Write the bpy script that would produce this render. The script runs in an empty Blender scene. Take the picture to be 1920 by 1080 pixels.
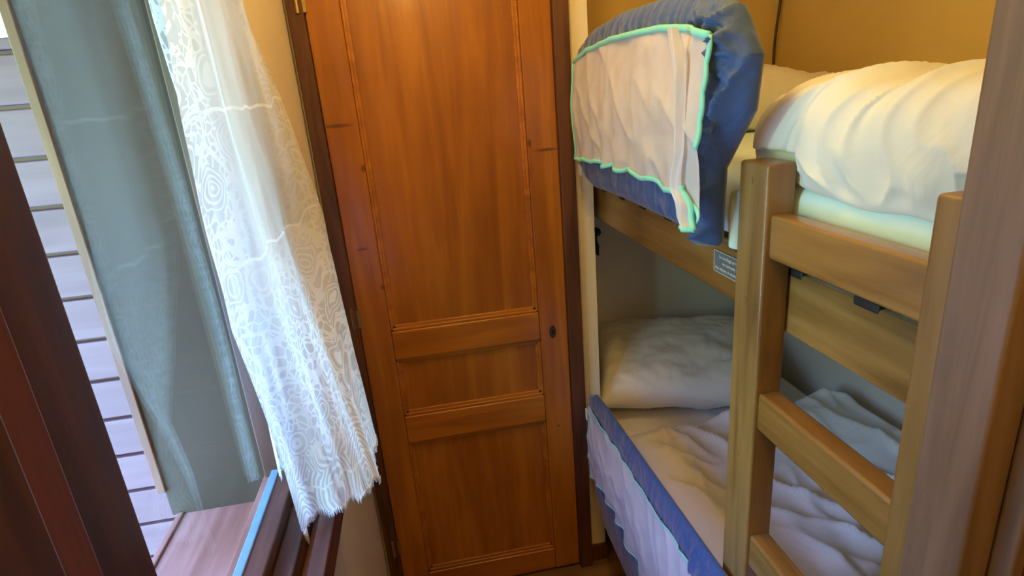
import bpy, bmesh, math, random
from mathutils import Vector, Matrix, noise
random.seed(7)
S = bpy.context.scene
COL = S.collection
# ------------------------------------------------------------------ camera, world, light, exposure
CAM = Vector((0, 0, 1.6))
cam_d = bpy.data.cameras.new('camera'); cam = bpy.data.objects.new('camera', cam_d); COL.objects.link(cam)
cam_d.sensor_width = 36; cam_d.lens = 36*1082/1920; cam_d.clip_start = .02; cam_d.clip_end = 200
Yc = Vector((-195, 345, -1082)).normalized()
Zc = Vector((-270, 3240, 1082)).normalized(); Zc = (Zc - Yc*Zc.dot(Yc)).normalized()
Xc = Yc.cross(Zc)
cam.matrix_world = Matrix.Translation(CAM) @ Matrix((Xc, Yc, Zc)).to_4x4()
S.camera = cam
S.view_settings.view_transform = 'Standard'; S.view_settings.look = 'None'
S.view_settings.exposure = 0.4; S.view_settings.gamma = 1.0; S.view_settings.use_curve_mapping = False
SKY_STR = 40.0
LAMP_COL = (1.0, 0.66, 0.19); LAMP_W = 10.5
w = bpy.data.worlds.new('sky'); S.world = w; w.use_nodes = True
bg = w.node_tree.nodes['Background']; bg.inputs[1].default_value = SKY_STR
_t = w.node_tree; _c = _t.nodes.new('ShaderNodeTexCoord'); _s = _t.nodes.new('ShaderNodeSeparateXYZ'); _r = _t.nodes.new('ShaderNodeValToRGB')
_t.links.new(_c.outputs['Generated'], _s.inputs[0]); _t.links.new(_s.outputs[2], _r.inputs[0]); _t.links.new(_r.outputs[0], bg.inputs[0])
_e = _r.color_ramp.elements; _e.new(.5); _e.new(.9)
for _el, _p, _k in zip(_e, (.0, .22, .50, .90), ((.115, .18, .105), (.135, .22, .135), (.21, .40, 1.0), (.21, .40, 1.0))): _el.position = _p; _el.color = (*_k, 1)
pl = bpy.data.lights.new('window_daylight', 'AREA'); pl.shape = 'RECTANGLE'; pl.size = 1.15; pl.size_y = .52
pl.cycles.is_portal = True
po = bpy.data.objects.new('window_daylight', pl); COL.objects.link(po)
po.location = (-.375, .80, 1.47); po.rotation_euler = (0, -math.pi/2, 0)
S.cycles.max_bounces = 10; S.cycles.diffuse_bounces = 6; S.cycles.transparent_max_bounces = 24
S.cycles.sample_clamp_indirect = 4.0

# ------------------------------------------------------------------ helpers
def interp(tab, t):
    if t <= tab[0][0]: return tab[0][1]
    for (a, va), (b, vb) in zip(tab, tab[1:]):
        if t <= b:
            k = (t-a)/(b-a); return va+(vb-va)*k
    return tab[-1][1]
def sm(a, b, x):
    t = min(1, max(0, (x-a)/(b-a))); return t*t*(3-2*t)
def link_bm(name, bm, m, parent=None, smooth=False, bevel=0, recalc=True):
    if recalc: bmesh.ops.recalc_face_normals(bm, faces=bm.faces)
    me = bpy.data.meshes.new(name); bm.to_mesh(me); bm.free()
    o = bpy.data.objects.new(name, me); COL.objects.link(o)
    if m: me.materials.append(m)
    if smooth:
        for p in me.polygons: p.use_smooth = True
    if parent:
        o.parent = parent
        wp = parent.location.copy(); q = parent.parent
        while q: wp += q.location; q = q.parent
        me.transform(Matrix.Translation(-wp))
    if bevel:
        b = o.modifiers.new('bevel', 'BEVEL'); b.width = bevel; b.segments = 2; b.limit_method = 'ANGLE'
        for p in me.polygons: p.use_smooth = True
        wn = o.modifiers.new('wn', 'WEIGHTED_NORMAL'); wn.keep_sharp = True
    return o
def add_box(bm, x0, x1, y0, y1, z0, z1):
    vs = [bm.verts.new((x, y, z)) for x in (x0, x1) for y in (y0, y1) for z in (z0, z1)]
    for f in ((0,1,3,2),(4,6,7,5),(0,4,5,1),(2,3,7,6),(0,2,6,4),(1,5,7,3)): bm.faces.new([vs[i] for i in f])
def box(name, dims, m, parent=None, bevel=0):
    bm = bmesh.new(); add_box(bm, *dims); return link_bm(name, bm, m, parent, bevel=bevel)
def tube(bm, pts, r, n=8, cap=True, flat=None):
    pts = [Vector(p) for p in pts]; rings = []
    for i, p in enumerate(pts):
        d = (pts[min(i+1, len(pts)-1)] - pts[max(i-1, 0)]).normalized()
        up = Vector((1, 0, 0)) if abs(d.x) < .9 else Vector((0, 0, 1))
        a = d.cross(up).normalized(); b = a.cross(d).normalized()
        rr = r[i] if isinstance(r, (list, tuple)) else r
        fa, fb = (1, 1) if flat is None else flat
        rings.append([bm.verts.new(p + a*math.cos(2*math.pi*k/n)*rr*fa + b*math.sin(2*math.pi*k/n)*rr*fb) for k in range(n)])
    for A, B in zip(rings, rings[1:]):
        for k in range(n): bm.faces.new((A[k], A[(k+1) % n], B[(k+1) % n], B[k]))
    if cap: bm.faces.new(rings[0][::-1]); bm.faces.new(rings[-1])
def grid(bm, nu, nv, fn, uvfn=None):
    V = [[bm.verts.new(fn(i/nu, j/nv)) for j in range(nv+1)] for i in range(nu+1)]
    uvl = bm.loops.layers.uv.verify() if uvfn else None
    for i in range(nu):
        for j in range(nv):
            f = bm.faces.new((V[i][j], V[i+1][j], V[i+1][j+1], V[i][j+1]))
            if uvfn:
                for l, (a, b) in zip(f.loops, ((i,j),(i+1,j),(i+1,j+1),(i,j+1))): l[uvl].uv = uvfn(a/nu, b/nv)
    return V
def empty(name, loc, **props):
    o = bpy.data.objects.new(name, None); COL.objects.link(o); o.location = loc
    for k, v in props.items(): o[k] = v
    return o
def tag(o, label, cat, group=None):
    o['label'] = label; o['category'] = cat
    if group: o['group'] = group
    return o
def struct(o, label, cat='room'):
    o['kind'] = 'structure'; o['label'] = label; o['category'] = cat; return o
def nz(x, y, z=0.0): return noise.noise(Vector((x, y, z)))
def ridge(v): return (1-abs(v))**3

# ------------------------------------------------------------------ materials
def base_mat(name):
    m = bpy.data.materials.new(name); m.use_nodes = True
    nt = m.node_tree; return m, nt, nt.nodes['Principled BSDF'], nt.nodes['Material Output']
def N(nt, t, **kw):
    n = nt.nodes.new(t)
    for k, v in kw.items(): setattr(n, k, v)
    return n
def ramp(nt, stops):
    r = N(nt, 'ShaderNodeValToRGB'); e = r.color_ramp.elements
    while len(e) < len(stops): e.new(.5)
    for el, (p, c) in zip(e, stops): el.position = p; el.color = (*c, 1) if len(c) == 3 else c
    return r
def wood(name, dark, mid, light, axis='z', scale=1.0, rough=.38, knots=(), coat=.0, streak=None):
    m, nt, p, out = base_mat(name); L = nt.links.new
    tc = N(nt, 'ShaderNodeTexCoord'); mp = N(nt, 'ShaderNodeMapping'); L(tc.outputs['Object'], mp.inputs[0])
    s = {'x': (1.2, 14, 14), 'y': (14, 1.2, 14), 'z': (14, 14, 1.2)}[axis]
    mp.inputs['Scale'].default_value = tuple(a*scale for a in s)
    wn = N(nt, 'ShaderNodeTexNoise'); wn.inputs['Scale'].default_value = 1.6; wn.inputs['Detail'].default_value = 6; wn.inputs['Distortion'].default_value = 1.2
    L(mp.outputs[0], wn.inputs['Vector'])
    fine = N(nt, 'ShaderNodeTexNoise'); fine.inputs['Scale'].default_value = 9; fine.inputs['Detail'].default_value = 4
    L(mp.outputs[0], fine.inputs['Vector'])
    big = N(nt, 'ShaderNodeTexNoise'); big.inputs['Scale'].default_value = 4.0; big.inputs['Detail'].default_value = 2
    L(tc.outputs['Object'], big.inputs['Vector'])
    mx = N(nt, 'ShaderNodeMath', operation='MULTIPLY_ADD'); L(fine.outputs[0], mx.inputs[0]); mx.inputs[1].default_value = .28; L(wn.outputs[0], mx.inputs[2])
    mx2 = N(nt, 'ShaderNodeMath', operation='MULTIPLY_ADD'); L(big.outputs[0], mx2.inputs[0]); mx2.inputs[1].default_value = .35; L(mx.outputs[0], mx2.inputs[2])
    r = ramp(nt, [(.55, dark), (.78, mid), (1.0, light)]); L(mx2.outputs[0], r.inputs[0])
    col = r.outputs[0]
    for (kx, ky, kz, rx, ry, rz) in knots:
        sub = N(nt, 'ShaderNodeVectorMath', operation='SUBTRACT'); L(tc.outputs['Object'], sub.inputs[0]); sub.inputs[1].default_value = (kx, ky, kz)
        dv = N(nt, 'ShaderNodeVectorMath', operation='DIVIDE'); L(sub.outputs[0], dv.inputs[0]); dv.inputs[1].default_value = (rx, ry, rz)
        ln = N(nt, 'ShaderNodeVectorMath', operation='LENGTH'); L(dv.outputs[0], ln.inputs[0])
        mr = N(nt, 'ShaderNodeMapRange'); mr.interpolation_type = 'SMOOTHSTEP'
        mr.inputs['From Min'].default_value = .35; mr.inputs['From Max'].default_value = 1.1; mr.inputs['To Min'].default_value = .8; mr.inputs['To Max'].default_value = 0
        L(ln.outputs[1], mr.inputs[0])
        mc = N(nt, 'ShaderNodeMixRGB'); mc.inputs[2].default_value = (dark[0]*.35, dark[1]*.3, dark[2]*.3, 1)
        L(mr.outputs[0], mc.inputs[0]); L(col, mc.inputs[1]); col = mc.outputs[0]
    L(col, p.inputs['Base Color'])
    p.inputs['Roughness'].default_value = rough; p.inputs['Coat Weight'].default_value = coat; p.inputs['Coat Roughness'].default_value = .15
    b = N(nt, 'ShaderNodeBump'); b.inputs['Strength'].default_value = .12; b.inputs['Distance'].default_value = .004
    L(mx.outputs[0], b.inputs['Height']); L(b.outputs[0], p.inputs['Normal'])
    return m
def plaster(name, c1, c2, bump=.25, rough=.85, sc=60):
    m, nt, p, out = base_mat(name); L = nt.links.new
    tc = N(nt, 'ShaderNodeTexCoord'); n = N(nt, 'ShaderNodeTexNoise'); n.inputs['Scale'].default_value = sc; n.inputs['Detail'].default_value = 5
    L(tc.outputs['Object'], n.inputs['Vector'])
    n2 = N(nt, 'ShaderNodeTexNoise'); n2.inputs['Scale'].default_value = 2.5; L(tc.outputs['Object'], n2.inputs['Vector'])
    r = ramp(nt, [(.35, c1), (.65, c2)]); L(n2.outputs[0], r.inputs[0]); L(r.outputs[0], p.inputs['Base Color'])
    b = N(nt, 'ShaderNodeBump'); b.inputs['Strength'].default_value = bump; b.inputs['Distance'].default_value = .004
    L(n.outputs[0], b.inputs['Height']); L(b.outputs[0], p.inputs['Normal']); p.inputs['Roughness'].default_value = rough
    return m
def cloth(name, c, rough=.8, sheen=.2, trans=0.0, weave=900, bump=.08, wr=0.0, spec=.3):
    m, nt, p, out = base_mat(name); L = nt.links.new
    tc = N(nt, 'ShaderNodeTexCoord'); n = N(nt, 'ShaderNodeTexNoise'); n.inputs['Scale'].default_value = weave; n.inputs['Detail'].default_value = 2
    L(tc.outputs['Object'], n.inputs['Vector'])
    n2 = N(nt, 'ShaderNodeTexNoise'); n2.inputs['Scale'].default_value = 9; n2.inputs['Detail'].default_value = 4; n2.inputs['Distortion'].default_value = 1.0
    L(tc.outputs['Object'], n2.inputs['Vector'])
    p.inputs['Base Color'].default_value = (*c, 1); p.inputs['Roughness'].default_value = rough; p.inputs['Sheen Weight'].default_value = sheen
    p.inputs['Specular IOR Level'].default_value = spec
    b = N(nt, 'ShaderNodeBump'); b.inputs['Strength'].default_value = bump; b.inputs['Distance'].default_value = .002; L(n.outputs[0], b.inputs['Height'])
    b2 = N(nt, 'ShaderNodeBump'); b2.inputs['Strength'].default_value = wr; b2.inputs['Distance'].default_value = .02; L(n2.outputs[0], b2.inputs['Height'])
    L(b.outputs[0], b2.inputs['Normal']); L(b2.outputs[0], p.inputs['Normal'])
    if trans:
        t = N(nt, 'ShaderNodeBsdfTranslucent'); t.inputs[0].default_value = (*c, 1); mx = N(nt, 'ShaderNodeMixShader'); mx.inputs[0].default_value = trans
        L(p.outputs[0], mx.inputs[1]); L(t.outputs[0], mx.inputs[2]); L(mx.outputs[0], out.inputs[0])
    return m
def simple(name, c, rough=.5, metal=0.0):
    m, nt, p, out = base_mat(name); L = nt.links.new
    tc = N(nt, 'ShaderNodeTexCoord'); n = N(nt, 'ShaderNodeTexNoise'); n.inputs['Scale'].default_value = 40; L(tc.outputs['Object'], n.inputs['Vector'])
    r = ramp(nt, [(.3, tuple(a*.85 for a in c)), (.7, c)]); L(n.outputs[0], r.inputs[0]); L(r.outputs[0], p.inputs['Base Color'])
    p.inputs['Roughness'].default_value = rough; p.inputs['Metallic'].default_value = metal
    return m
def mesh_net(name, c, alpha=.6):
    m, nt, p, out = base_mat(name); L = nt.links.new
    tc = N(nt, 'ShaderNodeTexCoord'); v = N(nt, 'ShaderNodeTexNoise'); v.inputs['Scale'].default_value = 25; L(tc.outputs['Object'], v.inputs['Vector'])
    mr = N(nt, 'ShaderNodeMapRange'); mr.inputs['From Min'].default_value = .2; mr.inputs['From Max'].default_value = .6
    mr.inputs['To Min'].default_value = alpha-.06; mr.inputs['To Max'].default_value = min(1, alpha+.06); L(v.outputs[0], mr.inputs[0])
    d = N(nt, 'ShaderNodeBsdfDiffuse'); d.inputs[0].default_value = (*c, 1); t = N(nt, 'ShaderNodeBsdfTranslucent'); t.inputs[0].default_value = (*c, 1)
    a = N(nt, 'ShaderNodeMixShader'); a.inputs[0].default_value = .3; L(d.outputs[0], a.inputs[1]); L(t.outputs[0], a.inputs[2])
    tr = N(nt, 'ShaderNodeBsdfTransparent'); x = N(nt, 'ShaderNodeMixShader'); L(mr.outputs[0], x.inputs[0]); L(tr.outputs[0], x.inputs[1]); L(a.outputs[0], x.inputs[2])
    L(x.outputs[0], out.inputs[0]); nt.nodes.remove(p); return m
def lace_mat(name, c, lo=.62, hi=1.0, seed=0.0):
    m, nt, p, out = base_mat(name); L = nt.links.new
    def mth(op, a, b=None, cc=None):
        n = N(nt, 'ShaderNodeMath', operation=op)
        for i, v in enumerate((a, b, cc)):
            if v is None: continue
            if isinstance(v, (int, float)): n.inputs[i].default_value = v
            else: L(v, n.inputs[i])
        return n.outputs[0]
    uv = N(nt, 'ShaderNodeTexCoord').outputs['UV']
    mp = N(nt, 'ShaderNodeMapping'); L(uv, mp.inputs[0]); mp.inputs['Location'].default_value = (seed, seed*.7, 0); uvm = mp.outputs[0]
    wn = N(nt, 'ShaderNodeTexNoise'); wn.inputs['Scale'].default_value = 16; L(uvm, wn.inputs['Vector'])
    wm = N(nt, 'ShaderNodeMixRGB'); wm.inputs[0].default_value = .03; L(uvm, wm.inputs[1]); L(wn.outputs['Color'], wm.inputs[2]); wv = wm.outputs[0]
    sep = N(nt, 'ShaderNodeSeparateXYZ'); L(uv, sep.inputs[0]); U, V = sep.outputs[0], sep.outputs[1]
    def vor(scale, feat='F1'):
        n = N(nt, 'ShaderNodeTexVoronoi', feature=feat); n.inputs['Scale'].default_value = scale; L(wv, n.inputs['Vector']); return n.outputs['Distance']
    net = mth('LESS_THAN', vor(60, 'DISTANCE_TO_EDGE'), .10)
    v9 = vor(13); rings = mth('GREATER_THAN', mth('SINE', mth('MULTIPLY', v9, 60)), .35)
    ringm = mth('LESS_THAN', v9, .42); rings = mth('MULTIPLY', rings, ringm)
    edge9 = mth('LESS_THAN', vor(13, 'DISTANCE_TO_EDGE'), .035)
    # wavy fan ribs near the hem
    fx = N(nt, 'ShaderNodeTexVoronoi'); fx.inputs['Scale'].default_value = 7; fx.inputs['Randomness'].default_value = .35; L(wv, fx.inputs['Vector'])
    fan = mth('GREATER_THAN', mth('SINE', mth('MULTIPLY', fx.outputs['Distance'], 95)), .1)
    bands = mth('GREATER_THAN', mth('SINE', mth('MULTIPLY', V, 30.0)), .997)
    dens = mth('MAXIMUM', mth('MAXIMUM', rings, edge9), mth('MULTIPLY', net, mth('GREATER_THAN', v9, .40)))
    hem = N(nt, 'ShaderNodeMapRange'); hem.inputs['From Min'].default_value = .10; hem.inputs['From Max'].default_value = .13; hem.inputs['To Min'].default_value = 1; hem.inputs['To Max'].default_value = 0; L(V, hem.inputs[0])
    hm = hem.outputs[0]
    pat = mth('ADD', mth('MULTIPLY', fan, hm), mth('MULTIPLY', dens, mth('SUBTRACT', 1.0, hm)))
    # pattern dense low, and along the left border higher up
    msk = N(nt, 'ShaderNodeMapRange'); msk.inputs['From Min'].default_value = .30; msk.inputs['From Max'].default_value = .52; msk.inputs['To Min'].default_value = 1; msk.inputs['To Max'].default_value = 0; L(V, msk.inputs[0])
    lb = N(nt, 'ShaderNodeMapRange'); lb.inputs['From Min'].default_value = .06; lb.inputs['From Max'].default_value = .11; lb.inputs['To Min'].default_value = 1; lb.inputs['To Max'].default_value = .0; L(U, lb.inputs[0])
    rb = N(nt, 'ShaderNodeMapRange'); rb.inputs['From Min'].default_value = .30; rb.inputs['From Max'].default_value = .36; rb.inputs['To Min'].default_value = 0; rb.inputs['To Max'].default_value = .5; L(U, rb.inputs[0])
    mk = mth('MAXIMUM', mth('MAXIMUM', msk.outputs[0], lb.outputs[0]), rb.outputs[0])
    pat = mth('MAXIMUM', mth('MULTIPLY', pat, mk), bands)
    al = N(nt, 'ShaderNodeMapRange'); al.inputs['To Min'].default_value = lo; al.inputs['To Max'].default_value = hi; L(pat, al.inputs[0])
    d = N(nt, 'ShaderNodeBsdfDiffuse'); t = N(nt, 'ShaderNodeBsdfTranslucent')
    cm = N(nt, 'ShaderNodeMixRGB'); cm.inputs[1].default_value = tuple(a*.82 for a in c)+(1,); cm.inputs[2].default_value = (*c, 1); L(pat, cm.inputs[0])
    L(cm.outputs[0], d.inputs[0]); L(cm.outputs[0], t.inputs[0])
    bp = N(nt, 'ShaderNodeBump'); bp.inputs['Strength'].default_value = .5; bp.inputs['Distance'].default_value = .002; L(pat, bp.inputs['Height']); L(bp.outputs[0], d.inputs['Normal'])
    a = N(nt, 'ShaderNodeMixShader'); a.inputs[0].default_value = .26; L(d.outputs[0], a.inputs[1]); L(t.outputs[0], a.inputs[2])
    tr = N(nt, 'ShaderNodeBsdfTransparent'); x = N(nt, 'ShaderNodeMixShader'); L(al.outputs[0], x.inputs[0]); L(tr.outputs[0], x.inputs[1]); L(a.outputs[0], x.inputs[2])
    L(x.outputs[0], out.inputs[0]); nt.nodes.remove(p); return m
def glass_mat(name):
    m, nt, p, out = base_mat(name); L = nt.links.new
    tr = N(nt, 'ShaderNodeBsdfTransparent'); tr.inputs[0].default_value = (.93, .97, .96, 1); g = N(nt, 'ShaderNodeBsdfGlossy'); g.inputs['Roughness'].default_value = .03
    lw = N(nt, 'ShaderNodeLayerWeight'); lw.inputs[0].default_value = .5
    pw = N(nt, 'ShaderNodeMath', operation='POWER'); L(lw.outputs['Facing'], pw.inputs[0]); pw.inputs[1].default_value = 4.0
    ma = N(nt, 'ShaderNodeMath', operation='MULTIPLY_ADD'); L(pw.outputs[0], ma.inputs[0]); ma.inputs[1].default_value = .22; ma.inputs[2].default_value = .03
    x = N(nt, 'ShaderNodeMixShader'); L(ma.outputs[0], x.inputs[0]); L(tr.outputs[0], x.inputs[1]); L(g.outputs[0], x.inputs[2])
    L(x.outputs[0], out.inputs[0]); nt.nodes.remove(p); return m

M_door = wood('varnished_door_wood', (.24,.072,.008), (.34,.112,.011), (.44,.16,.016), 'z', .55, .33, coat=.25,
    knots=[(x-.09, y-1.64, z+.03, a, b, c) for x, y, z, a, b, c in ((.318,1.64,1.47,.008,.06,.016), (-.140,1.64,1.445,.009,.06,.014), (-.178,1.64,1.225,.022,.06,.006), (-.139,1.64,1.107,.008,.06,.010),
           (-.19,1.64,1.560,.050,.06,.007), (.365,1.64,1.448,.045,.06,.006), (.352,1.64,.56,.005,.06,.007))])
M_door_h = wood('varnished_door_rail_wood', (.26,.08,.009), (.38,.125,.012), (.50,.18,.018), 'x', .55, .33, coat=.25)
M_frame = wood('dark_door_frame_wood', (.035,.012,.006), (.085,.030,.013), (.13,.045,.02), 'z', 1.0, .5)
M_winframe = wood('dark_red_window_wood', (.025,.007,.003), (.055,.016,.006), (.085,.026,.010), 'z', 1.0, .42)
M_winframe_y = wood('dark_window_sill_wood', (.04,.013,.008), (.09,.032,.018), (.14,.055,.03), 'y', 1.0, .42)
M_winred = wood('reddish_window_frame_wood', (.07,.014,.005), (.12,.026,.008), (.16,.038,.012), 'z', 1.0, .45)
M_bed = wood('brown_bunk_wood', (.12,.055,.013), (.24,.12,.03), (.33,.175,.05), 'y', .9, .32, coat=.3)
M_bedz = wood('brown_bunk_upright_wood', (.13,.065,.018), (.25,.135,.04), (.33,.185,.06), 'z', .9, .38, coat=.2)
M_post = wood('greyish_brown_post_wood', (.13,.085,.055), (.20,.13,.085), (.26,.175,.12), 'z', 1.2, .4)
M_cream = plaster('cream_rough_plaster', (.78,.68,.50), (.84,.74,.56), .5)
M_gold = plaster('ochre_painted_wall', (.60,.43,.15), (.66,.48,.18), .06)
M_grey_niche = plaster('taupe_painted_wall', (.74,.66,.56), (.80,.72,.62), .05)
M_ceil = plaster('pale_ceiling', (.7,.6,.42), (.75,.66,.47), .1)
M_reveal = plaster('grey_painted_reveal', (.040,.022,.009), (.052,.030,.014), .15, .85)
M_siding = wood('reddish_siding_wood', (.100,.043,.042), (.132,.060,.060), (.16,.080,.080), 'x', .8, .5)
M_groove = simple('dark_groove', (.05,.04,.04), .9)
M_corner = wood('honey_corner_strip_wood', (.085,.025,.004), (.13,.040,.006), (.17,.058,.012), 'z', 1.0, .4)
M_osill = wood('red_brown_outer_sill_wood', (.20,.070,.040), (.27,.10,.065), (.36,.155,.11), 'y', .7, .4, coat=.2)
M_bead = simple('pale_blue_grey_glazing_bead', (.16,.25,.32), .2)
M_floor = wood('brown_floor_boards', (.10,.05,.02), (.20,.10,.04), (.28,.15,.06), 'x', .7, .5)
M_white = cloth('white_bed_linen', (.76,.745,.67), .85, .3, .0, 900, .05, .25)
M_white_low = cloth('soft_white_duvet_linen', (.85,.80,.72), .85, .3, .0, 900, .05, .35)
M_sheet = cloth('pale_blue_fitted_sheet', (.68,.86,.84), .85, .2, .0, 900, .04, .05)
M_navy = cloth('navy_polyester', (.030,.075,.22), .60, .35, .0, 1400, .05, .5, .35)
M_mint = cloth('mint_piping', (.22,.72,.62), .5, .2, .0, 900, .1)
M_net = mesh_net('white_breathable_mesh', (.86,.80,.82), .80)
M_netfold = mesh_net('folded_white_mesh', (.86,.82,.86), .85)
M_lace = lace_mat('white_lace', (.90,.90,.90), .84, .98)
M_lace2 = lace_mat('white_lace_rear_layer', (.85,.92,.95), .50, .80, 3.3)
M_glass = glass_mat('clear_window_glass')
M_plastic = simple('white_plastic', (.8,.78,.7), .5)
M_black = simple('black_plastic', (.012,.010,.008), .5)
M_brass = simple('worn_brass', (.45,.33,.16), .35, 1.0)
M_iron = simple('dark_iron', (.07,.065,.07), .45, .6)
M_hole = simple('black_hole', (.005,.005,.005), 1.0)
M_sign = simple('grey_sign_plate', (.16,.18,.19), .4)
M_signw = simple('white_sign_print', (.75,.72,.66), .6)
M_deck = plaster('pale_outdoor_ground', (.35,.33,.30), (.42,.40,.36), .2)
M_lamp = None

# ------------------------------------------------------------------ room shell
XL, DY, FZ, CZ = -.27, 1.64, -.03, 2.42
struct(box('floor', (-.3, 1.45, -1.0, 2.2, FZ-.05, FZ), M_floor), 'brown wooden floor boards of the narrow room', 'floor')
struct(box('ceiling', (-.6, 1.45, -1.0, 2.2, CZ, CZ+.05), M_ceil), 'ceiling above the bunk room', 'ceiling')
# left wall with the window opening (y .36..1.045 , z .87..1.98)
bm = bmesh.new()
WY0, WY1, WZ0, WZ1 = .36, 1.05, .868, 1.98
add_box(bm, -.56, XL, WY1+.012, DY+.04, FZ, CZ)
add_box(bm, -.56, XL, -1.0, WY0, FZ, CZ)
add_box(bm, -.56, XL, WY0, WY1+.012, FZ, WZ0-.03)
add_box(bm, -.56, XL, WY0, WY1+.012, WZ1, CZ)
struct(link_bm('wall_left', bm, M_cream), 'cream plastered wall beside the curtain', 'wall')
# far wall: strip beside the door frame and the stub, above door
bm = bmesh.new()
add_box(bm, .442, .503, DY, 2.08, FZ, CZ)
add_box(bm, -.27, .442, DY, DY+.06, 2.12, CZ)
add_box(bm, -.27, -.252, DY, DY+.06, FZ, 2.12)
add_box(bm, -.27, .442, DY+.05, DY+.06, FZ, 2.12)
struct(link_bm('wall_back', bm, M_cream), 'cream rough plaster strip right of the brown door', 'wall')
bm = bmesh.new(); add_box(bm, .503, 1.42, 2.08, 2.14, 1.27, CZ)
struct(link_bm('wall_upper_niche_head', bm, M_gold), 'ochre wall at the head of the upper bunk', 'wall')
bm = bmesh.new(); add_box(bm, .503, 1.42, 2.08, 2.14, FZ, 1.27)
struct(link_bm('wall_lower_niche_head', bm, M_grey_niche), 'taupe wall at the head of the lower bunk', 'wall')
bm = bmesh.new(); add_box(bm, 1.36, 1.42, .2, 2.08, 1.27, CZ)
struct(link_bm('wall_upper_niche_side', bm, M_gold), 'ochre wall along the upper bunk', 'wall')
bm = bmesh.new(); add_box(bm, 1.36, 1.42, .2, 2.08, FZ, 1.27)
struct(link_bm('wall_lower_niche_side', bm, M_grey_niche), 'taupe wall along the lower bunk', 'wall')
bm = bmesh.new(); add_box(bm, .46, 1.42, .24, .30, FZ, CZ)
struct(link_bm('wall_niche_foot', bm, M_gold), 'wall at the foot of the bunks', 'wall')
bm = bmesh.new(); add_box(bm, -.3, .6, -1.0, -.94, FZ, CZ)
struct(link_bm('wall_front', bm, M_cream), 'cream wall behind the viewer', 'wall')
# skirting under the stub
struct(box('baseboard_back', (.442, .507, DY-.012, 2.08, FZ, .035), M_frame), 'dark skirting at the foot of the cream strip', 'baseboard')

# thin dark cable in the corner of the upper niche
bm = bmesh.new()
tube(bm, [(1.335+.006*math.sin(z*14), 2.06+.004*math.sin(z*9), z) for z in [1.50+.03*i for i in range(26)]], .0045, 6)
tag(link_bm('cable', bm, M_iron, smooth=True), 'thin dark cable running down the corner of the ochre upper niche wall', 'cable')
bm = bmesh.new(); tube(bm, [(.632, 2.079, 1.085), (.632, 2.05, 1.085), (.632, 2.035, 1.092)], [.010, .010, .017], 10)
tube(bm, [(.634, 2.06, 1.05), (.634, 2.045, 1.035), (.634, 2.045, 1.01), (.637, 2.04, 1.0)], [.007, .009, .008, .005], 8)
add_box(bm, .624, .644, 2.07, 2.08, 1.0, 1.10)
tag(link_bm('wall_hook', bm, M_black, smooth=True), 'small black hook on the taupe wall under the upper bunk, beside the cream strip', 'hook')

# ------------------------------------------------------------------ door (panelled wardrobe-like door) and its dark frame
d = struct(empty('door_1', (.09, DY, FZ)), 'orange-brown varnished panelled door', 'door')
def rail(name, x0, x1, z0, z1, m, y0=1.622): return box(name, (x0, x1, y0, 1.66, z0, z1), m, d, .004)
rail('stile', -.222, -.135, FZ+.01, 2.10, M_door); rail('stile', .312, .400, FZ+.01, 2.10, M_door)
for z0, z1 in ((-.02, .066), (.585, .678), (.874, .965), (2.0, 2.10)): rail('rail', -.135, .312, z0, z1, M_door_h)
def panel(z0, z1):
    bm = bmesh.new(); x0, x1 = -.135, .312; a = .012
    add_box(bm, x0, x1, 1.640, 1.655, z0, z1)
    o = link_bm('door_panel', bm, M_door, d)
    bm = bmesh.new()   # raised moulding round the panel
    for k, (w_, y_) in enumerate(((.008, 1.628), (.016, 1.634))):
        add_box(bm, x0, x0+w_, y_, 1.645, z0, z1); add_box(bm, x1-w_, x1, y_, 1.645, z0, z1)
        add_box(bm, x0, x1, y_, 1.645, z0, z0+w_); add_box(bm, x0, x1, y_, 1.645, z1-w_, z1)
    link_bm('moulding', bm, M_door_h, o, bevel=.002)
    return o
for z0, z1 in ((.066, .585), (.678, .874), (.965, 2.0)): panel(z0, z1)
# escutcheon with keyhole
bm = bmesh.new()
rings = []
for s, y in ((1, 1.6215), (1, 1.6195), (.86, 1.618)):
    rings.append([bm.verts.new((.351+.0105*s*math.cos(a), y, .897+.021*s*math.sin(a))) for a in [2*math.pi*k/24 for k in range(24)]])
for A, B in zip(rings, rings[1:]):
    for k in range(24): bm.faces.new((A[k], A[(k+1) % 24], B[(k+1) % 24], B[k]))
bm.faces.new(rings[-1])
esc = link_bm('keyhole_plate', bm, M_iron, d, smooth=False); esc['label'] = 'oval dark iron keyhole plate'
bm = bmesh.new()
c = [bm.verts.new((.351+.0035*math.cos(a), 1.6175, .901+.0035*math.sin(a))) for a in [2*math.pi*k/12 for k in range(12)]]; bm.faces.new(c)
bm.faces.new([bm.verts.new(v) for v in ((.3495, 1.6175, .900), (.3525, 1.6175, .900), (.3535, 1.6175, .888), (.3485, 1.6175, .888))])
link_bm('keyhole', bm, M_hole, esc)
for z in (1.022, 1.86, .20):
    bm = bmesh.new(); tube(bm, [(-.236, 1.612, z-.03), (-.236, 1.612, z+.03)], .006, 10); add_box(bm, -.240, -.215, 1.614, 1.624, z-.028, z+.028)
    tube(bm, [(-.236, 1.612, z+.03), (-.236, 1.612, z+.038)], [.004, .002], 8)
    h = link_bm('hinge', bm, M_brass, d, smooth=False); h['label'] = 'worn brass hinge'
fr = struct(empty('trim_1', (-.24, DY, FZ)), 'dark brown frame round the door', 'door frame')
box('jamb', (-.262, -.222, 1.612, 1.68, FZ, 2.12), M_frame, fr, .004)
box('jamb', (.400, .444, 1.606, 1.68, FZ, 2.12), M_frame, fr, .004)
box('head', (-.262, .444, 1.612, 1.68, 2.10, 2.16), M_frame, fr, .004)

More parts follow.
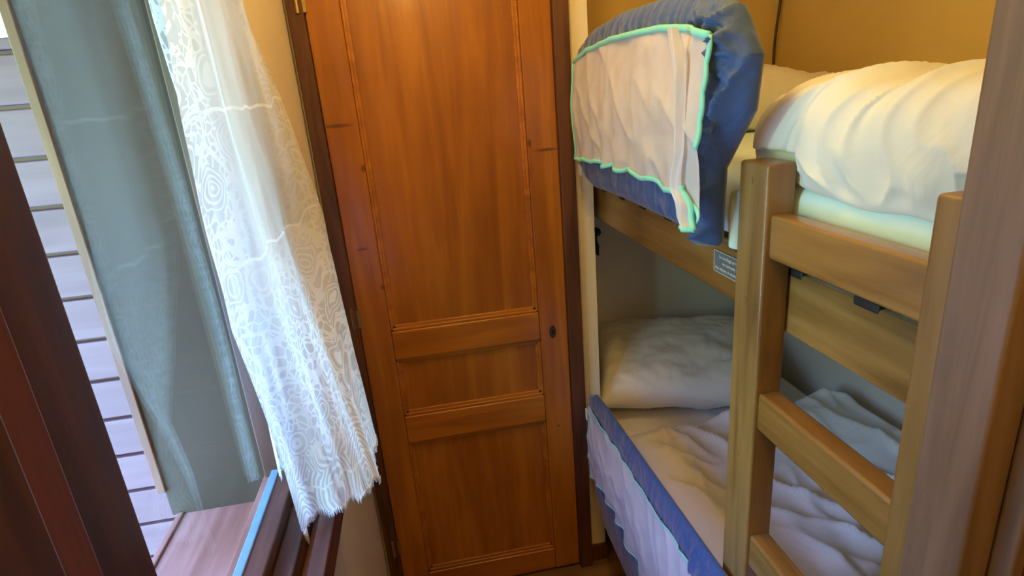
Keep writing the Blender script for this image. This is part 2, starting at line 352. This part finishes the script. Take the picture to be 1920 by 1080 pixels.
# ------------------------------------------------------------------ window
wn = struct(empty('window_1', (-.33, .8, WZ0)), 'dark wooden window with a clear pane beside the lace curtain', 'window')
# near fixed frame and stile, far stile, head
box('frame_jamb', (-.375, -.300, .376, .441, WZ0-.03, WZ1), M_winred, wn, .004)
box('sash_stile', (-.365, -.328, .470, .556, .90, WZ1-.04), M_winframe, wn, .005)
box('sash_stile', (-.365, -.328, 1.020, 1.062, .90, WZ1-.04), M_winframe, wn, .004)
box('frame_jamb', (-.375, -.300, 1.050, 1.085, WZ0-.03, WZ1), M_winframe, wn, .004)
box('sash_rail', (-.345, -.302, .470, 1.05, .895, .950), M_winframe_y, wn, .004)
box('sash_outer_rail', (-.368, -.349, .470, 1.05, .87, .938), M_osill, wn, .003)
b_ = box('glazing_bead', (-.349, -.334, .556, 1.02, .93, .953), M_bead, wn, .002); b_['label'] = 'pale blue-grey glazing strip'
box('sash_rail', (-.365, -.302, .470, 1.05, WZ1-.09, WZ1-.03), M_winframe_y, wn, .004)
box('frame_head', (-.375, -.27, .376, 1.085, WZ1-.03, WZ1), M_winframe_y, wn, .003)
box('frame_bottom', (-.302, -.268, .376, 1.06, WZ0-.03, .925), M_winframe_y, wn, .004)
box('window_pane', (-.3435, -.3405, .55, 1.03, .94, WZ1-.06), M_glass, wn)
bm = bmesh.new(); add_box(bm, -.268, -.252, .30, 1.10, .875, .893); add_box(bm, -.252, -.222, .30, 1.10, .860, .912)
link_bm('inner_sill', bm, M_winframe_y, wn, bevel=.004)
box('casing', (-.285, -.255, .25, .345, WZ0-.05, 2.05), M_winframe, wn, .004)
box('casing', (-.275, -.255, 1.10, 1.145, WZ0-.05, 2.05), M_winframe, wn, .004)
box('casing', (-.275, -.255, .25, 1.145, 2.0, 2.05), M_winframe_y, wn, .004)
# outer sill, reveal and corner strip
bm = bmesh.new()
add_box(bm, -.550, -.366, .36, 1.062, .838, .868)
add_box(bm, -.550, -.538, .36, 1.05, .868, .873)
link_bm('outer_sill', bm, M_osill, wn, bevel=.004)
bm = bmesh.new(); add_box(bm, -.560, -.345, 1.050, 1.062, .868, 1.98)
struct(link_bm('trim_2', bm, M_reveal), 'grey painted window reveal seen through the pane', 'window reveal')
struct(box('trim_3', (-.572, -.556, 1.043, 1.075, .925, 1.98), M_corner, None, .002), 'honey wood corner strip on the outer edge of the reveal', 'corner strip')
# unseen overhang added to keep sky light off the upper siding and reveal
struct(box('shade_board_outside', (-1.25, -.57, -.6, 1.16, 2.02, 2.08), M_siding), 'added wooden shade board above the outside of the window', 'shade board')
# outdoor plank siding: one wall, its boards are a surface pattern
bm = bmesh.new(); P = .0838; z = 1.73-P*14
add_box(bm, -2.4, -.562, 1.135, 1.16, 0.2, 1.752)
top = 1.752
k = 0
zz = 1.73
edges = [1.752] + [1.73-P*i for i in range(0, 19)]
for a, b in zip(edges, edges[1:]):
    add_box(bm, -2.4, -.562, 1.120, 1.14, b+.0035, a-.0035 if a < 1.75 else a)
struct(link_bm('wall_outside', bm, M_siding, bevel=.003), 'reddish horizontal plank siding outside the window', 'wall')
struct(box('floor_outside', (-9, -.57, -6, 9, -.25, -.2), M_deck), 'pale ground outside the window', 'ground')

# ------------------------------------------------------------------ right-hand partition beside the viewer
struct(box('trim_4', (.400, .448, .317, .372, FZ, CZ), M_post, None, .004), 'greyish brown upright post in front of the bunks, nearest at right', 'post')
struct(box('trim_5', (.426, .458, .297, .3165, FZ, CZ), M_post, None, .003), 'narrow brown strip right of the upright post', 'post')
d2 = struct(empty('door_2', (.45, -.2, FZ)), 'dark red wooden panel at the right edge', 'door')
box('door_panel', (.436, .46, -.94, .297, FZ, CZ), M_winred, d2)

# ------------------------------------------------------------------ ceiling lamp (above the frame) and an added fill lamp
mg, nt, p, out = base_mat('warm_lamp_shade'); p.inputs['Emission Color'].default_value = (*LAMP_COL, 1); p.inputs['Emission Strength'].default_value = 3
def ceiling_or_fill_lamp(x, y, watts, label):
    lt = tag(empty('ceiling_or_fill_lamp', (x, y, CZ)), label, 'lamp')
    bm = bmesh.new(); bmesh.ops.create_cone(bm, cap_ends=True, segments=32, radius1=.09, radius2=.08, depth=.02, matrix=Matrix.Translation((x, y, CZ-.01)))
    link_bm('lamp_base', bm, M_brass, lt)
    bm = bmesh.new(); bmesh.ops.create_uvsphere(bm, u_segments=24, v_segments=12, radius=.075, matrix=Matrix.Translation((x, y, CZ-.05)) @ Matrix.Diagonal((1, 1, .6, 1)))
    link_bm('lamp_shade', bm, mg, lt, smooth=True)
    ld = bpy.data.lights.new('lamp_light', 'POINT'); ld.shadow_soft_size = .06; ld.energy = watts; ld.color = LAMP_COL
    lo = bpy.data.objects.new('lamp_light', ld); COL.objects.link(lo); lo.parent = lt; lo.location = (0, 0, -.17)
ceiling_or_fill_lamp(.18, .95, LAMP_W, 'round ceiling lamp above the window and the bunks')
ceiling_or_fill_lamp(.05, -.45, LAMP_W*.7, 'added round fill lamp behind the viewer')  # fill lamp added to even out the warm light on the far wall

# ------------------------------------------------------------------ lace curtain
cu = tag(empty('lace_curtain', (-.26, .95, .93)), 'white lace curtain with a scalloped hem hanging at the window', 'curtain')
# plan of the curtain at height z: three key points, from the left edge over the front fold to the right edge
LE = [(.93, (-.272, .862)), (1.07, (-.270, .843)), (1.165, (-.270, .820)), (1.335, (-.268, .764)), (1.50, (-.268, .776)), (1.74, (-.268, .790)), (2.02, (-.262, .80))]
RE = [(.93, (-.140, 1.015)), (.95, (-.142, 1.02)), (1.076, (-.161, 1.08)), (1.238, (-.183, 1.15)), (1.406, (-.204, 1.235)), (1.53, (-.225, 1.235)), (1.64, (-.240, 1.22)), (1.70, (-.247, 1.19)), (1.76, (-.25, 1.125)), (2.02, (-.25, 1.06))]
FR = [(.93, (-.134, .930)), (1.076, (-.165, .99)), (1.238, (-.195, 1.04)), (1.406, (-.225, 1.08)), (1.76, (-.245, 1.05)), (2.02, (-.245, 1.0))]
def v2(tab, z):
    return Vector((interp([(a, b[0]) for a, b in tab], z), interp([(a, b[1]) for a, b in tab], z)))
def curtain_pt(s, t):
    # hem: scalloped
    n = abs(math.sin(s*math.pi*7.5))
    zh = .925 + .018*s + .010*n + (.03 if s > .8 else 0)*sm(.8, .85, s) - .020*math.exp(-(s/.05)**2)
    z = zh + (2.02-zh)*t
    A, B, C = v2(LE, z), v2(FR, z), v2(RE, z)
    k = .78
    if s < k: p = A.lerp(B, s/k)
    else: p = B.lerp(C, (s-k)/(1-k))
    amp = .007*(1-.4*t)*sm(0, .06, s)*(1-sm(.95, 1, s))
    off = math.sin(s*21+1.5*z)*amp + math.sin(s*9+3*z+1)*amp*1.3 + nz(s*6, z*3)*.008 + nz(s*22, z*9, 4)*.003
    dn = (B-A).normalized(); nrm = Vector((dn.y, -dn.x))
    p = p + nrm*off
    p.x = max(p.x, -.30)
    return Vector((p.x, p.y, z))
bm = bmesh.new(); grid(bm, 110, 160, curtain_pt, lambda s, t: (s*.42, t*1.09))
link_bm('curtain_panel', bm, M_lace, cu, smooth=True, recalc=False)
# tassels / fringe of the hem
bm = bmesh.new()
for i in range(64):
    s = (i+.5)/64; p = curtain_pt(s, 0); dz = -.006-.004*random.random()
    tube(bm, [p+Vector((0, 0, .004)), p+Vector((random.uniform(-.002, .002), random.uniform(-.002, .002), dz))], [.0022, .0012], 5)
p = curtain_pt(.02, 0); tube(bm, [p+Vector((0, 0, .01)), p+Vector((.004, .002, -.022))], [.006, .001], 6)
f_ = link_bm('fringe', bm, M_lace, cu, smooth=True)
# rear layer by the pane
def rear_pt(s, t):
    z = .965 + .006*abs(math.sin(s*14)) + 1.05*t
    y = interp([(.96, .955), (1.2, .975), (1.5, .965), (1.74, .93), (2.02, .92)], z) + .075*s
    x = -.322 + .008*math.sin(s*9+z*2) + .028*s + .004*nz(s*8, z*5)
    return Vector((x, y, z))
bm = bmesh.new(); grid(bm, 30, 90, rear_pt, lambda s, t: (s*.14, t*1.05))
o_ = link_bm('rear_curtain_layer', bm, M_lace2, cu, smooth=True, recalc=False); o_['label'] = 'sheer rear layer of lace close to the pane'
bm = bmesh.new(); tube(bm, [(-.262, .42, 2.035), (-.262, 1.22, 2.035)], .008, 12)
for yy in (.42, 1.22): bmesh.ops.create_uvsphere(bm, u_segments=12, v_segments=8, radius=.014, matrix=Matrix.Translation((-.262, yy, 2.035)))
for yy in (.5, 1.15): add_box(bm, -.272, -.255, yy-.006, yy+.006, 2.025, 2.045)
tag(link_bm('curtain_rod', bm, M_brass, smooth=True), 'thin brass rod that carries the lace curtain', 'curtain rod')

# ------------------------------------------------------------------ bunk bed
BX0, BX1, BY0, BY1 = .525, 1.33, .345, 2.055
bb = tag(empty('bunk_bed', (.93, 1.2, FZ)), 'brown wooden bunk bed filling the niche right of the door', 'bunk bed')
for x in (BX0+.02, BX1-.05):
    for y in (BY0, BY1-.06):
        box('post', (x, x+.05, y, y+.06, FZ, 1.322), M_bedz, bb, .004)
r1 = box('side_rail', (BX0, BX0+.022, BY0, BY1, 1.222, 1.322), M_bed, bb, .004)
box('side_rail', (BX1-.022, BX1, BY0, BY1, 1.222, 1.322), M_bed, bb, .004)
box('side_rail', (BX0, BX0+.022, BY0, BY1, .27, .37), M_bed, bb, .004)
box('side_rail', (BX1-.022, BX1, BY0, BY1, .27, .37), M_bed, bb, .004)
for zz in (1.222, .27):
    for y in (BY0+.06, BY1-.08): box('end_rail', (BX0+.07, BX1-.05, y, y+.02, zz, zz+.10), M_bed, bb, .004)
for zz in (1.322, .37):
    for i in range(12):
        y = .445 + .145*i - .03
        if y+.05 > BY1: break
        box('slat', (BX0+.035, BX1-.03, y, y+.055, zz-.018, zz-.006), M_bed, bb, .002)
for i in range(12):
    y = .445+.145*i
    if y+.03 > BY1: break
    o_ = box('slat_holder', (BX0-.001, BX0+.034, y-.022, y+.022, 1.314, 1.3275), M_black, bb, .003); o_['label'] = 'black plastic slat holder'
# warning plate on the rail
sg = box('warning_plate', (BX0-.0035, BX0-.0005, .838, .958, 1.262, 1.303), M_sign, bb); sg['label'] = 'grey warning plate with three lines of white print'
bm = bmesh.new(); y0, y1, z0, z1, t_ = .838, .958, 1.262, 1.303, .0011; xa, xb = BX0-.0042, BX0-.0036
add_box(bm, xa, xb, y0, y1, z0, z0+t_); add_box(bm, xa, xb, y0, y1, z1-t_, z1); add_box(bm, xa, xb, y0, y0+t_, z0, z1); add_box(bm, xa, xb, y1-t_, y1, z0, z1)
link_bm('plate_border', bm, M_signw, sg)
def text_mesh(body, size, yc, zc, name, parent, width):
    cv = bpy.data.curves.new(name, 'FONT'); cv.body = body; cv.size = size; cv.align_x = 'CENTER'; cv.align_y = 'CENTER'; cv.extrude = .0002; cv.offset = size*.012
    o = bpy.data.objects.new(name, cv); COL.objects.link(o)
    dg = bpy.context.evaluated_depsgraph_get(); dg.update()
    me = bpy.data.meshes.new_from_object(o.evaluated_get(dg)); bpy.data.objects.remove(o)
    xs = [v.co.x for v in me.vertices]; k = width/(max(xs)-min(xs))
    # text plane faces -X, reading direction runs towards -Y
    me.transform(Matrix(((0, 0, -1, BX0-.0042), (-k, 0, 0, yc), (0, 1, 0, zc), (0, 0, 0, 1))))
    wp = parent.location + parent.parent.location; me.transform(Matrix.Translation(-wp))
    me.materials.clear(); me.materials.append(M_signw)
    o = bpy.data.objects.new(name, me); COL.objects.link(o); o.parent = parent; return o
text_mesh('Le couchage en hauteur', .0088, .898, 1.2935, 'printed_line', sg, .082)
text_mesh('ne convient pas', .0088, .898, 1.2825, 'printed_line', sg, .058)
text_mesh('Aux enfants de moins de six ans', .0088, .898, 1.2710, 'printed_line', sg, .110)

# ladder hooked on the front of the bed
la = tag(empty('bed_ladder', (.50, .60, FZ)), 'brown wooden ladder fixed to the front of the bunk bed', 'ladder')
for y0, y1 in ((.738, .812), (.400, .470)):
    u = box('upright', (.478, .5235, y0, y1, FZ, 1.482), M_bedz, la, .005)
    for z in (1.27, 1.095, 1.455, .99):
        bm = bmesh.new(); tube(bm, [(.4772, (y0+y1)/2+.004, z), (.4792, (y0+y1)/2+.004, z)], .0055, 14)
        q = link_bm('screw_cap', bm, M_bedz, u)
box('top_board', (.486, .517, .468, .740, 1.345, 1.411), M_bed, la, .005)
for zt in (1.126, .850, .575, .30):
    box('rung', (.484, .520, .468, .740, zt-.066, zt), M_bed, la, .006)

# ------------------------------------------------------------------ bedding
def rounded_mattress(name, x0, x1, y0, y1, z0, z1, m, parent=None):
    bm = bmesh.new(); add_box(bm, x0, x1, y0, y1, z0, z1)
    o = link_bm(name, bm, m, parent, bevel=.03); o.modifiers['bevel'].segments = 5; return o
um = tag(rounded_mattress('mattress', BX0+.004, BX1-.01, BY0+.01, BY1-.015, 1.329, 1.452, M_sheet), 'mattress in a pale blue fitted sheet on the upper bunk', 'mattress')
lm = tag(rounded_mattress('mattress', BX0+.028, BX1-.03, BY0+.07, BY1-.068, .373, .49, M_white_low), 'mattress in a white sheet on the lower bunk', 'mattress')

# upper duvet, doubled over at the foot end
PROF = [(1.325, 1.50), (1.315, 1.530), (1.20, 1.545), (1.0, 1.555), (.80, 1.566), (.66, 1.577), (.58, 1.583), (.534, 1.574), (.512, 1.550), (.504, 1.510),
        (.509, 1.470), (.518, 1.448), (.526, 1.437), (.530, 1.440), (.560, 1.455), (.75, 1.4555), (1.0, 1.4555), (1.25, 1.4555), (1.32, 1.470)]
def prof(v):
    n = len(PROF)
    # arc lengths weighted so the front gets most samples
    W = [1]*n
    for i in range(5, 14): W[i] = 2.2
    tot = sum(W); x = (v % 1.0)*tot; i = 0
    while x > W[i] and i < n-1: x -= W[i]; i += 1
    t = min(1, x/W[i]); p = [Vector(PROF[(i+k) % n]) for k in (-1, 0, 1, 2)]
    return .5*((2*p[1]) + (p[2]-p[0])*t + (2*p[0]-5*p[1]+4*p[2]-p[3])*t*t + (3*p[1]-p[0]-3*p[2]+p[3])*t**3)
def up_duvet(u, v):
    y = .368 + u*(.856-.368)
    e = max(0.0, 1-abs(2*u-1)**18)**.32
    x, z = prof(v)
    front = 1-sm(.56, .75, x); topside = sm(1.50, 1.55, z)
    x = .92 + (x-.92)*(.94+.06*e); z = 1.505 + (z-1.505)*(.25+.75*e)
    yy = y + .55*z + .04*math.sin(z*25+y*6)
    f = ridge(nz(yy*13, z*3+y, 1.3)*1.7)*.022 + ridge(nz(yy*27, z*6, 6.3)*1.8)*.008 + nz(yy*20, z*14, 5)*.005 - .010
    x -= f*front*e*sm(1.435, 1.46, z)*(1-.6*sm(.70, .80, y))
    x += .014*front*sm(.70, .80, y)
    lump = ridge(nz(y*9+x*3, x*4, 9)*1.6)*.012 + nz(y*8, x*6, 3)*.014 + .022*math.exp(-((x-1.15)/.13)**2-((y-.66)/.10)**2)
    z += lump*topside*e
    if front > .5 and z < 1.47: z += (.010*nz(y*12, 2, 2) + .010*sm(.80, .85, y) + .010*sm(.62, .74, y))*sm(1.43, 1.45, 1.47+1.435-z)
    if z < 1.492 and x < .6 and (y > .725 or y < .482): x = max(x, .5275)
    if x > .56 and z < 1.4545: z = 1.4545
    return Vector((x, y, z))
bm = bmesh.new(); V = grid(bm, 130, 200, up_duvet)
bmesh.ops.remove_doubles(bm, verts=bm.verts, dist=.0004)
bmesh.ops.holes_fill(bm, edges=[e for e in bm.edges if e.is_boundary], sides=0)
tag(link_bm('duvet', bm, M_white, smooth=True), 'plump creamy white duvet folded on the upper bunk above the ladder', 'duvet')

def pillow(name, c, w_, l_, h_, rot, tilt, m, label, seed, lean=0):
    bm = bmesh.new(); n = 44
    Rm = Matrix.Rotation(rot, 4, 'Z') @ Matrix.Rotation(tilt, 4, 'X') @ Matrix.Rotation(lean, 4, 'Y')
    def side(sg_):
        def f(u, v):
            a, b = 2*u-1, 2*v-1
            pin = 1-.07*(1-a*a)*abs(b)**3; pin2 = 1-.07*(1-b*b)*abs(a)**3
            X = a*w_/2*pin2; Yv = b*l_/2*pin
            ed = max(0, (1-abs(a)**2.6)*(1-abs(b)**2.6))
            t = h_/2*ed**.42
            t += (nz(a*2.5+seed, b*2.5, sg_)*.020 + ridge(nz(a*5+b*3, b*4-a*2, seed)*1.6)*.007 + nz(a*11, b*9, seed)*.003)*min(1, ed*3)
            return Rm @ Vector((X, Yv, sg_*t)) + Vector(c)
        return f
    grid(bm, n, n, side(1)); grid(bm, n, n, side(-1)); bmesh.ops.remove_doubles(bm, verts=bm.verts, dist=.0006)
    o = link_bm(name, bm, m, smooth=True); return tag(o, label, 'pillow')
pillow('pillow', (.95, 1.70, 1.541), .62, .50, .16, .1, .10, M_white, 'white pillow at the head of the upper bunk behind the bed guard', 2.0)
pillow('pillow', (.86, 1.82, .628), .62, .46, .17, -.26, .27, M_white_low, 'white pillow at the head of the lower bunk', 5.0)

# lower duvet: spread loosely, banked against the wall
def low_duvet_top(u, v):
    x = .565 + u*(1.325-.565); y = .42 + v*(1.575-.42)
    z = .535 + .055*sm(.95, 1.25, x)*(.6+.4*math.sin(y*6)) - .03*sm(1.27, 1.33, x)
    z += nz(x*3.2, y*3.2, 1)*.030
    q = y*.55 + x*1.0
    z += ridge(nz(q*7, (y-x)*1.6, 3)*1.7)*.034 + ridge(nz(x*9+4, y*4, 8)*1.9)*.014 + nz(x*18, y*12, 6)*.006
    ed = min(u, 1-u)*12; ed2 = min(v, 1-v)*16
    k = min(1, ed)**.5*min(1, ed2)**.5
    z = .495 + (z-.495)*k
    x += nz(y*5, 3, 1)*.008*(1-u); y += nz(x*6, 8, 1)*.02
    return Vector((x, y, max(z, .493)))
def low_duvet_bot(u, v):
    p = low_duvet_top(u, v); return Vector((p.x, p.y, .4925))
bm = bmesh.new(); grid(bm, 110, 170, low_duvet_top); grid(bm, 30, 40, low_duvet_bot)
tag(link_bm('duvet', bm, M_white_low, smooth=True), 'rumpled white duvet spread over the lower bunk', 'duvet')

# ------------------------------------------------------------------ fabric bed guards
def guard(name, label, y0f, y1f, ztop, zbot, hole, xc, thick, pan_bot, seed, pan_x, droop, straps, pr=1.0, near_x=0.0):
    """y0f/y1f: near/far edge as function of v ; ztop/zbot: tables over t ; hole (t0,t1,v0,v1)"""
    g = tag(empty(name, (xc, 1.2, interp(zbot, .5))), label, 'bed guard', 'fabric bed guards')
    nu, nv = 170, 80
    GP = 1.7
    def P2(t, v):
        y = interp(y0f, v) + (interp(y1f, v)-interp(y0f, v))*t
        z = interp(zbot, t) + (interp(ztop, t)-interp(zbot, t))*v
        return y, z
    def fr(sg_):
        def f(t, v):
            t = t**GP
            y, z = P2(t, v)
            d_ = min(t*.9, (1-t)*.9, v*.38, (1-v)*.38)
            th = thick*min(1, d_/.035)**.5 if d_ > 0 else 0
            th *= 1 + 1.0*(1-sm(.02, .16, t))*(1 if sg_ < 0 else .1)
            # creases
            nearz = 1-sm(.04, .22, t)
            cr = nearz*(ridge(nz(z*17+y*14, y*7-z*3, seed)*2.2)*.022 + ridge(nz(z*38-y*14, y*14, seed+5)*2.2)*.010 + ridge(nz(z*60+y*30, y*30, seed+7)*2)*.005 - .012) * min(1, d_/.02)
            cr2 = (ridge(nz(y*42, z*6, seed+2)*1.6)*(.006 if near_x else .0025))*(1-nearz*.5)*min(1, d_/.02) + nz(y*14, z*14, seed)*.004*min(1, d_/.02)
            x = xc + sg_*th + (-(cr+cr2) if sg_ < 0 else 0)
            return Vector((x, y, z))
        return f
    bm = bmesh.new(); F = grid(bm, nu, nv, fr(-1)); Bk = grid(bm, nu, nv, fr(1))
    i0, i1, j0, j1 = int(hole[0]**(1/GP)*nu), int(hole[1]**(1/GP)*nu), int(hole[2]*nv), int(hole[3]*nv)
    dele = []
    for V in (F, Bk):
        for i in range(i0+1, i1):
            for j in range(j0+1, j1): dele.append(V[i][j])
    loop = [(i, j0) for i in range(i0, i1)] + [(i1, j) for j in range(j0, j1)] + [(i, j1) for i in range(i1, i0, -1)] + [(i0, j) for j in range(j1, j0, -1)]
    for a, b in zip(loop, loop[1:]+loop[:1]): bm.faces.new((F[a[0]][a[1]], F[b[0]][b[1]], Bk[b[0]][b[1]], Bk[a[0]][a[1]]))
    bmesh.ops.delete(bm, geom=dele, context='VERTS')
    bmesh.ops.remove_doubles(bm, verts=bm.verts, dist=.0004)
    link_bm('fabric_cover', bm, M_navy, g, smooth=True)
    # mesh window
    t0, t1 = hole[0]-.015-near_x*2.4, hole[1]+.02
    def pt(s, v):
        t = t0+(t1-t0)*s; y, zt = P2(t, hole[3]+.01); zb = interp(pan_bot, s)
        wv = .004*math.sin(s*60)*(1-v) + .003*math.sin(s*25+1)
        z = zb+.004*math.sin(s*44) + (zt-zb-.004*math.sin(s*44))*v
        x = pan_x - .010*math.sin(v*math.pi) + .005*nz(s*14, v*1.2, seed)*(1-.5*v) + .005*math.sin(s*46+2*math.sin(s*9))*(1-v)**1.5 - .006*(1-v) - near_x*(1-sm(.03, .20, s)) - .006*ridge(nz(s*9-v*1.5, v*2, seed+1)*2)
        return Vector((x, y, z))
    bm = bmesh.new(); grid(bm, 100, 40, pt); mp_ = link_bm('mesh_panel', bm, M_net, g, smooth=True, recalc=False); mp_['label'] = 'white breathable mesh window'
    bm = bmesh.new()
    e = Vector((-.002, 0, 0))
    tube(bm, [pt(i/60, 1)+e for i in range(61)], .0060*pr, 8, flat=(1, .5))
    tube(bm, [pt(i/100, 0)+e for i in range(101)], .0050*pr, 8, flat=(1, .5))
    tube(bm, [pt(1, i/20)+e for i in range(21)], .0042*pr, 8, flat=(1, .5))
    tube(bm, [pt(0, .42+.58*i/40)+Vector((-.002, -.004*abs(math.sin(i*.31)), 0)) for i in range(41)], .0055*pr, 8, flat=(1, .6))
    link_bm('piping', bm, M_mint, mp_, smooth=True)
    if droop:
        # loose near edge of the mesh hanging down in a fold
        D = droop
        def dp(s, v):
            cy = interp([(0, D[0][0]), (.35, D[1][0]), (.7, D[2][0]), (1, D[3][0])], v); cz = interp([(0, D[0][1]), (.35, D[1][1]), (.7, D[2][1]), (1, D[3][1])], v)
            wd = interp([(0, .034), (.3, .026), (.6, .024), (.85, .018), (1, .008)], v)
            y = cy + (s-.5)*wd + .004*math.sin(v*20)
            x = pan_x - .016 - near_x - .010*math.sin(s*math.pi) + .004*math.sin(s*12+v*9)
            return Vector((x, y, cz))
        bm = bmesh.new(); grid(bm, 16, 50, dp); q = link_bm('mesh_fold', bm, M_netfold, g, smooth=True, recalc=False)
        bm = bmesh.new(); tube(bm, [dp(0, i/40) for i in range(16)], .0045, 6); tube(bm, [dp(i/8, 0) for i in range(9)], .004, 6)
        link_bm('piping', bm, M_mint, q, smooth=True)
    for (a, b, c_, d_, x_) in straps:
        bm = bmesh.new(); add_box(bm, x_, x_+.006, a, b, c_, d_); s_ = link_bm('strap', bm, M_plastic, g, bevel=.002); s_['label'] = 'white end cap of the guard'
    return g
guard('bed_guard', 'navy bed guard with a white mesh window on the upper bunk',
      [(0, .835), (.35, .83), (.45, .80), (.6, .755), (.8, .745), (1, .80)],
      [(0, 1.55), (.15, 1.575), (.5, 1.60), (.8, 1.605), (1, 1.55)],
      [(0, 1.695), (.1, 1.718), (.3, 1.738), (.6, 1.745), (.85, 1.735), (.95, 1.715), (1, 1.68)],
      [(0, 1.345), (.05, 1.335), (.2, 1.352), (.6, 1.356), (.9, 1.352), (1, 1.40)],
      (.10, .935, .23, .86), .462, .020,
      [(0, 1.40), (.05, 1.418), (.25, 1.424), (.45, 1.434), (.8, 1.430), (1, 1.425)], 1.0, .438,
      [(.815, 1.385), (.85, 1.44), (.84, 1.55), (.865, 1.675)],
      [(1.588, 1.60, 1.515, 1.575, .437), (1.572, 1.60, 1.372, 1.402, .448)], 1.0, .022)
guard('bed_guard', 'navy bed guard with a white mesh window on the lower bunk, reaching towards the floor',
      [(0, .76), (1, .76)],
      [(0, 1.55), (.3, 1.60), (.7, 1.632), (.9, 1.61), (1, 1.54)],
      [(0, .740), (.5, .722), (.85, .712), (1, .700)],
      [(0, .25), (.6, .225), (.85, .23), (1, .33)],
      (.0417, .92, .36, .86), .462, .014,
      [(0, .40), (.3, .40), (.6, .425), (.85, .425), (1, .385)], 7.0, .446, None,
      [(1.585, 1.597, .585, .625, .437), (1.60, 1.615, .36, .39, .45)], .45)

# loose mint-white corner of the sheet that hangs out beside the ladder
def sheet_pt(s, v):
    y = .862 - .045*s - .010*(1-v)*(1-s); z = interp([(0, 1.345), (1, 1.425)], v) - .010*s*(1-v) + .012*s*v
    x = .496 - .010*math.sin(s*3.1) - .006*math.sin(v*3+s*4)
    return Vector((x, y, z))
bm = bmesh.new(); grid(bm, 14, 20, sheet_pt)
o_ = link_bm('sheet_corner', bm, M_sheet, um, smooth=True, recalc=False); so = o_.modifiers.new('solid', 'SOLIDIFY'); so.thickness = .002
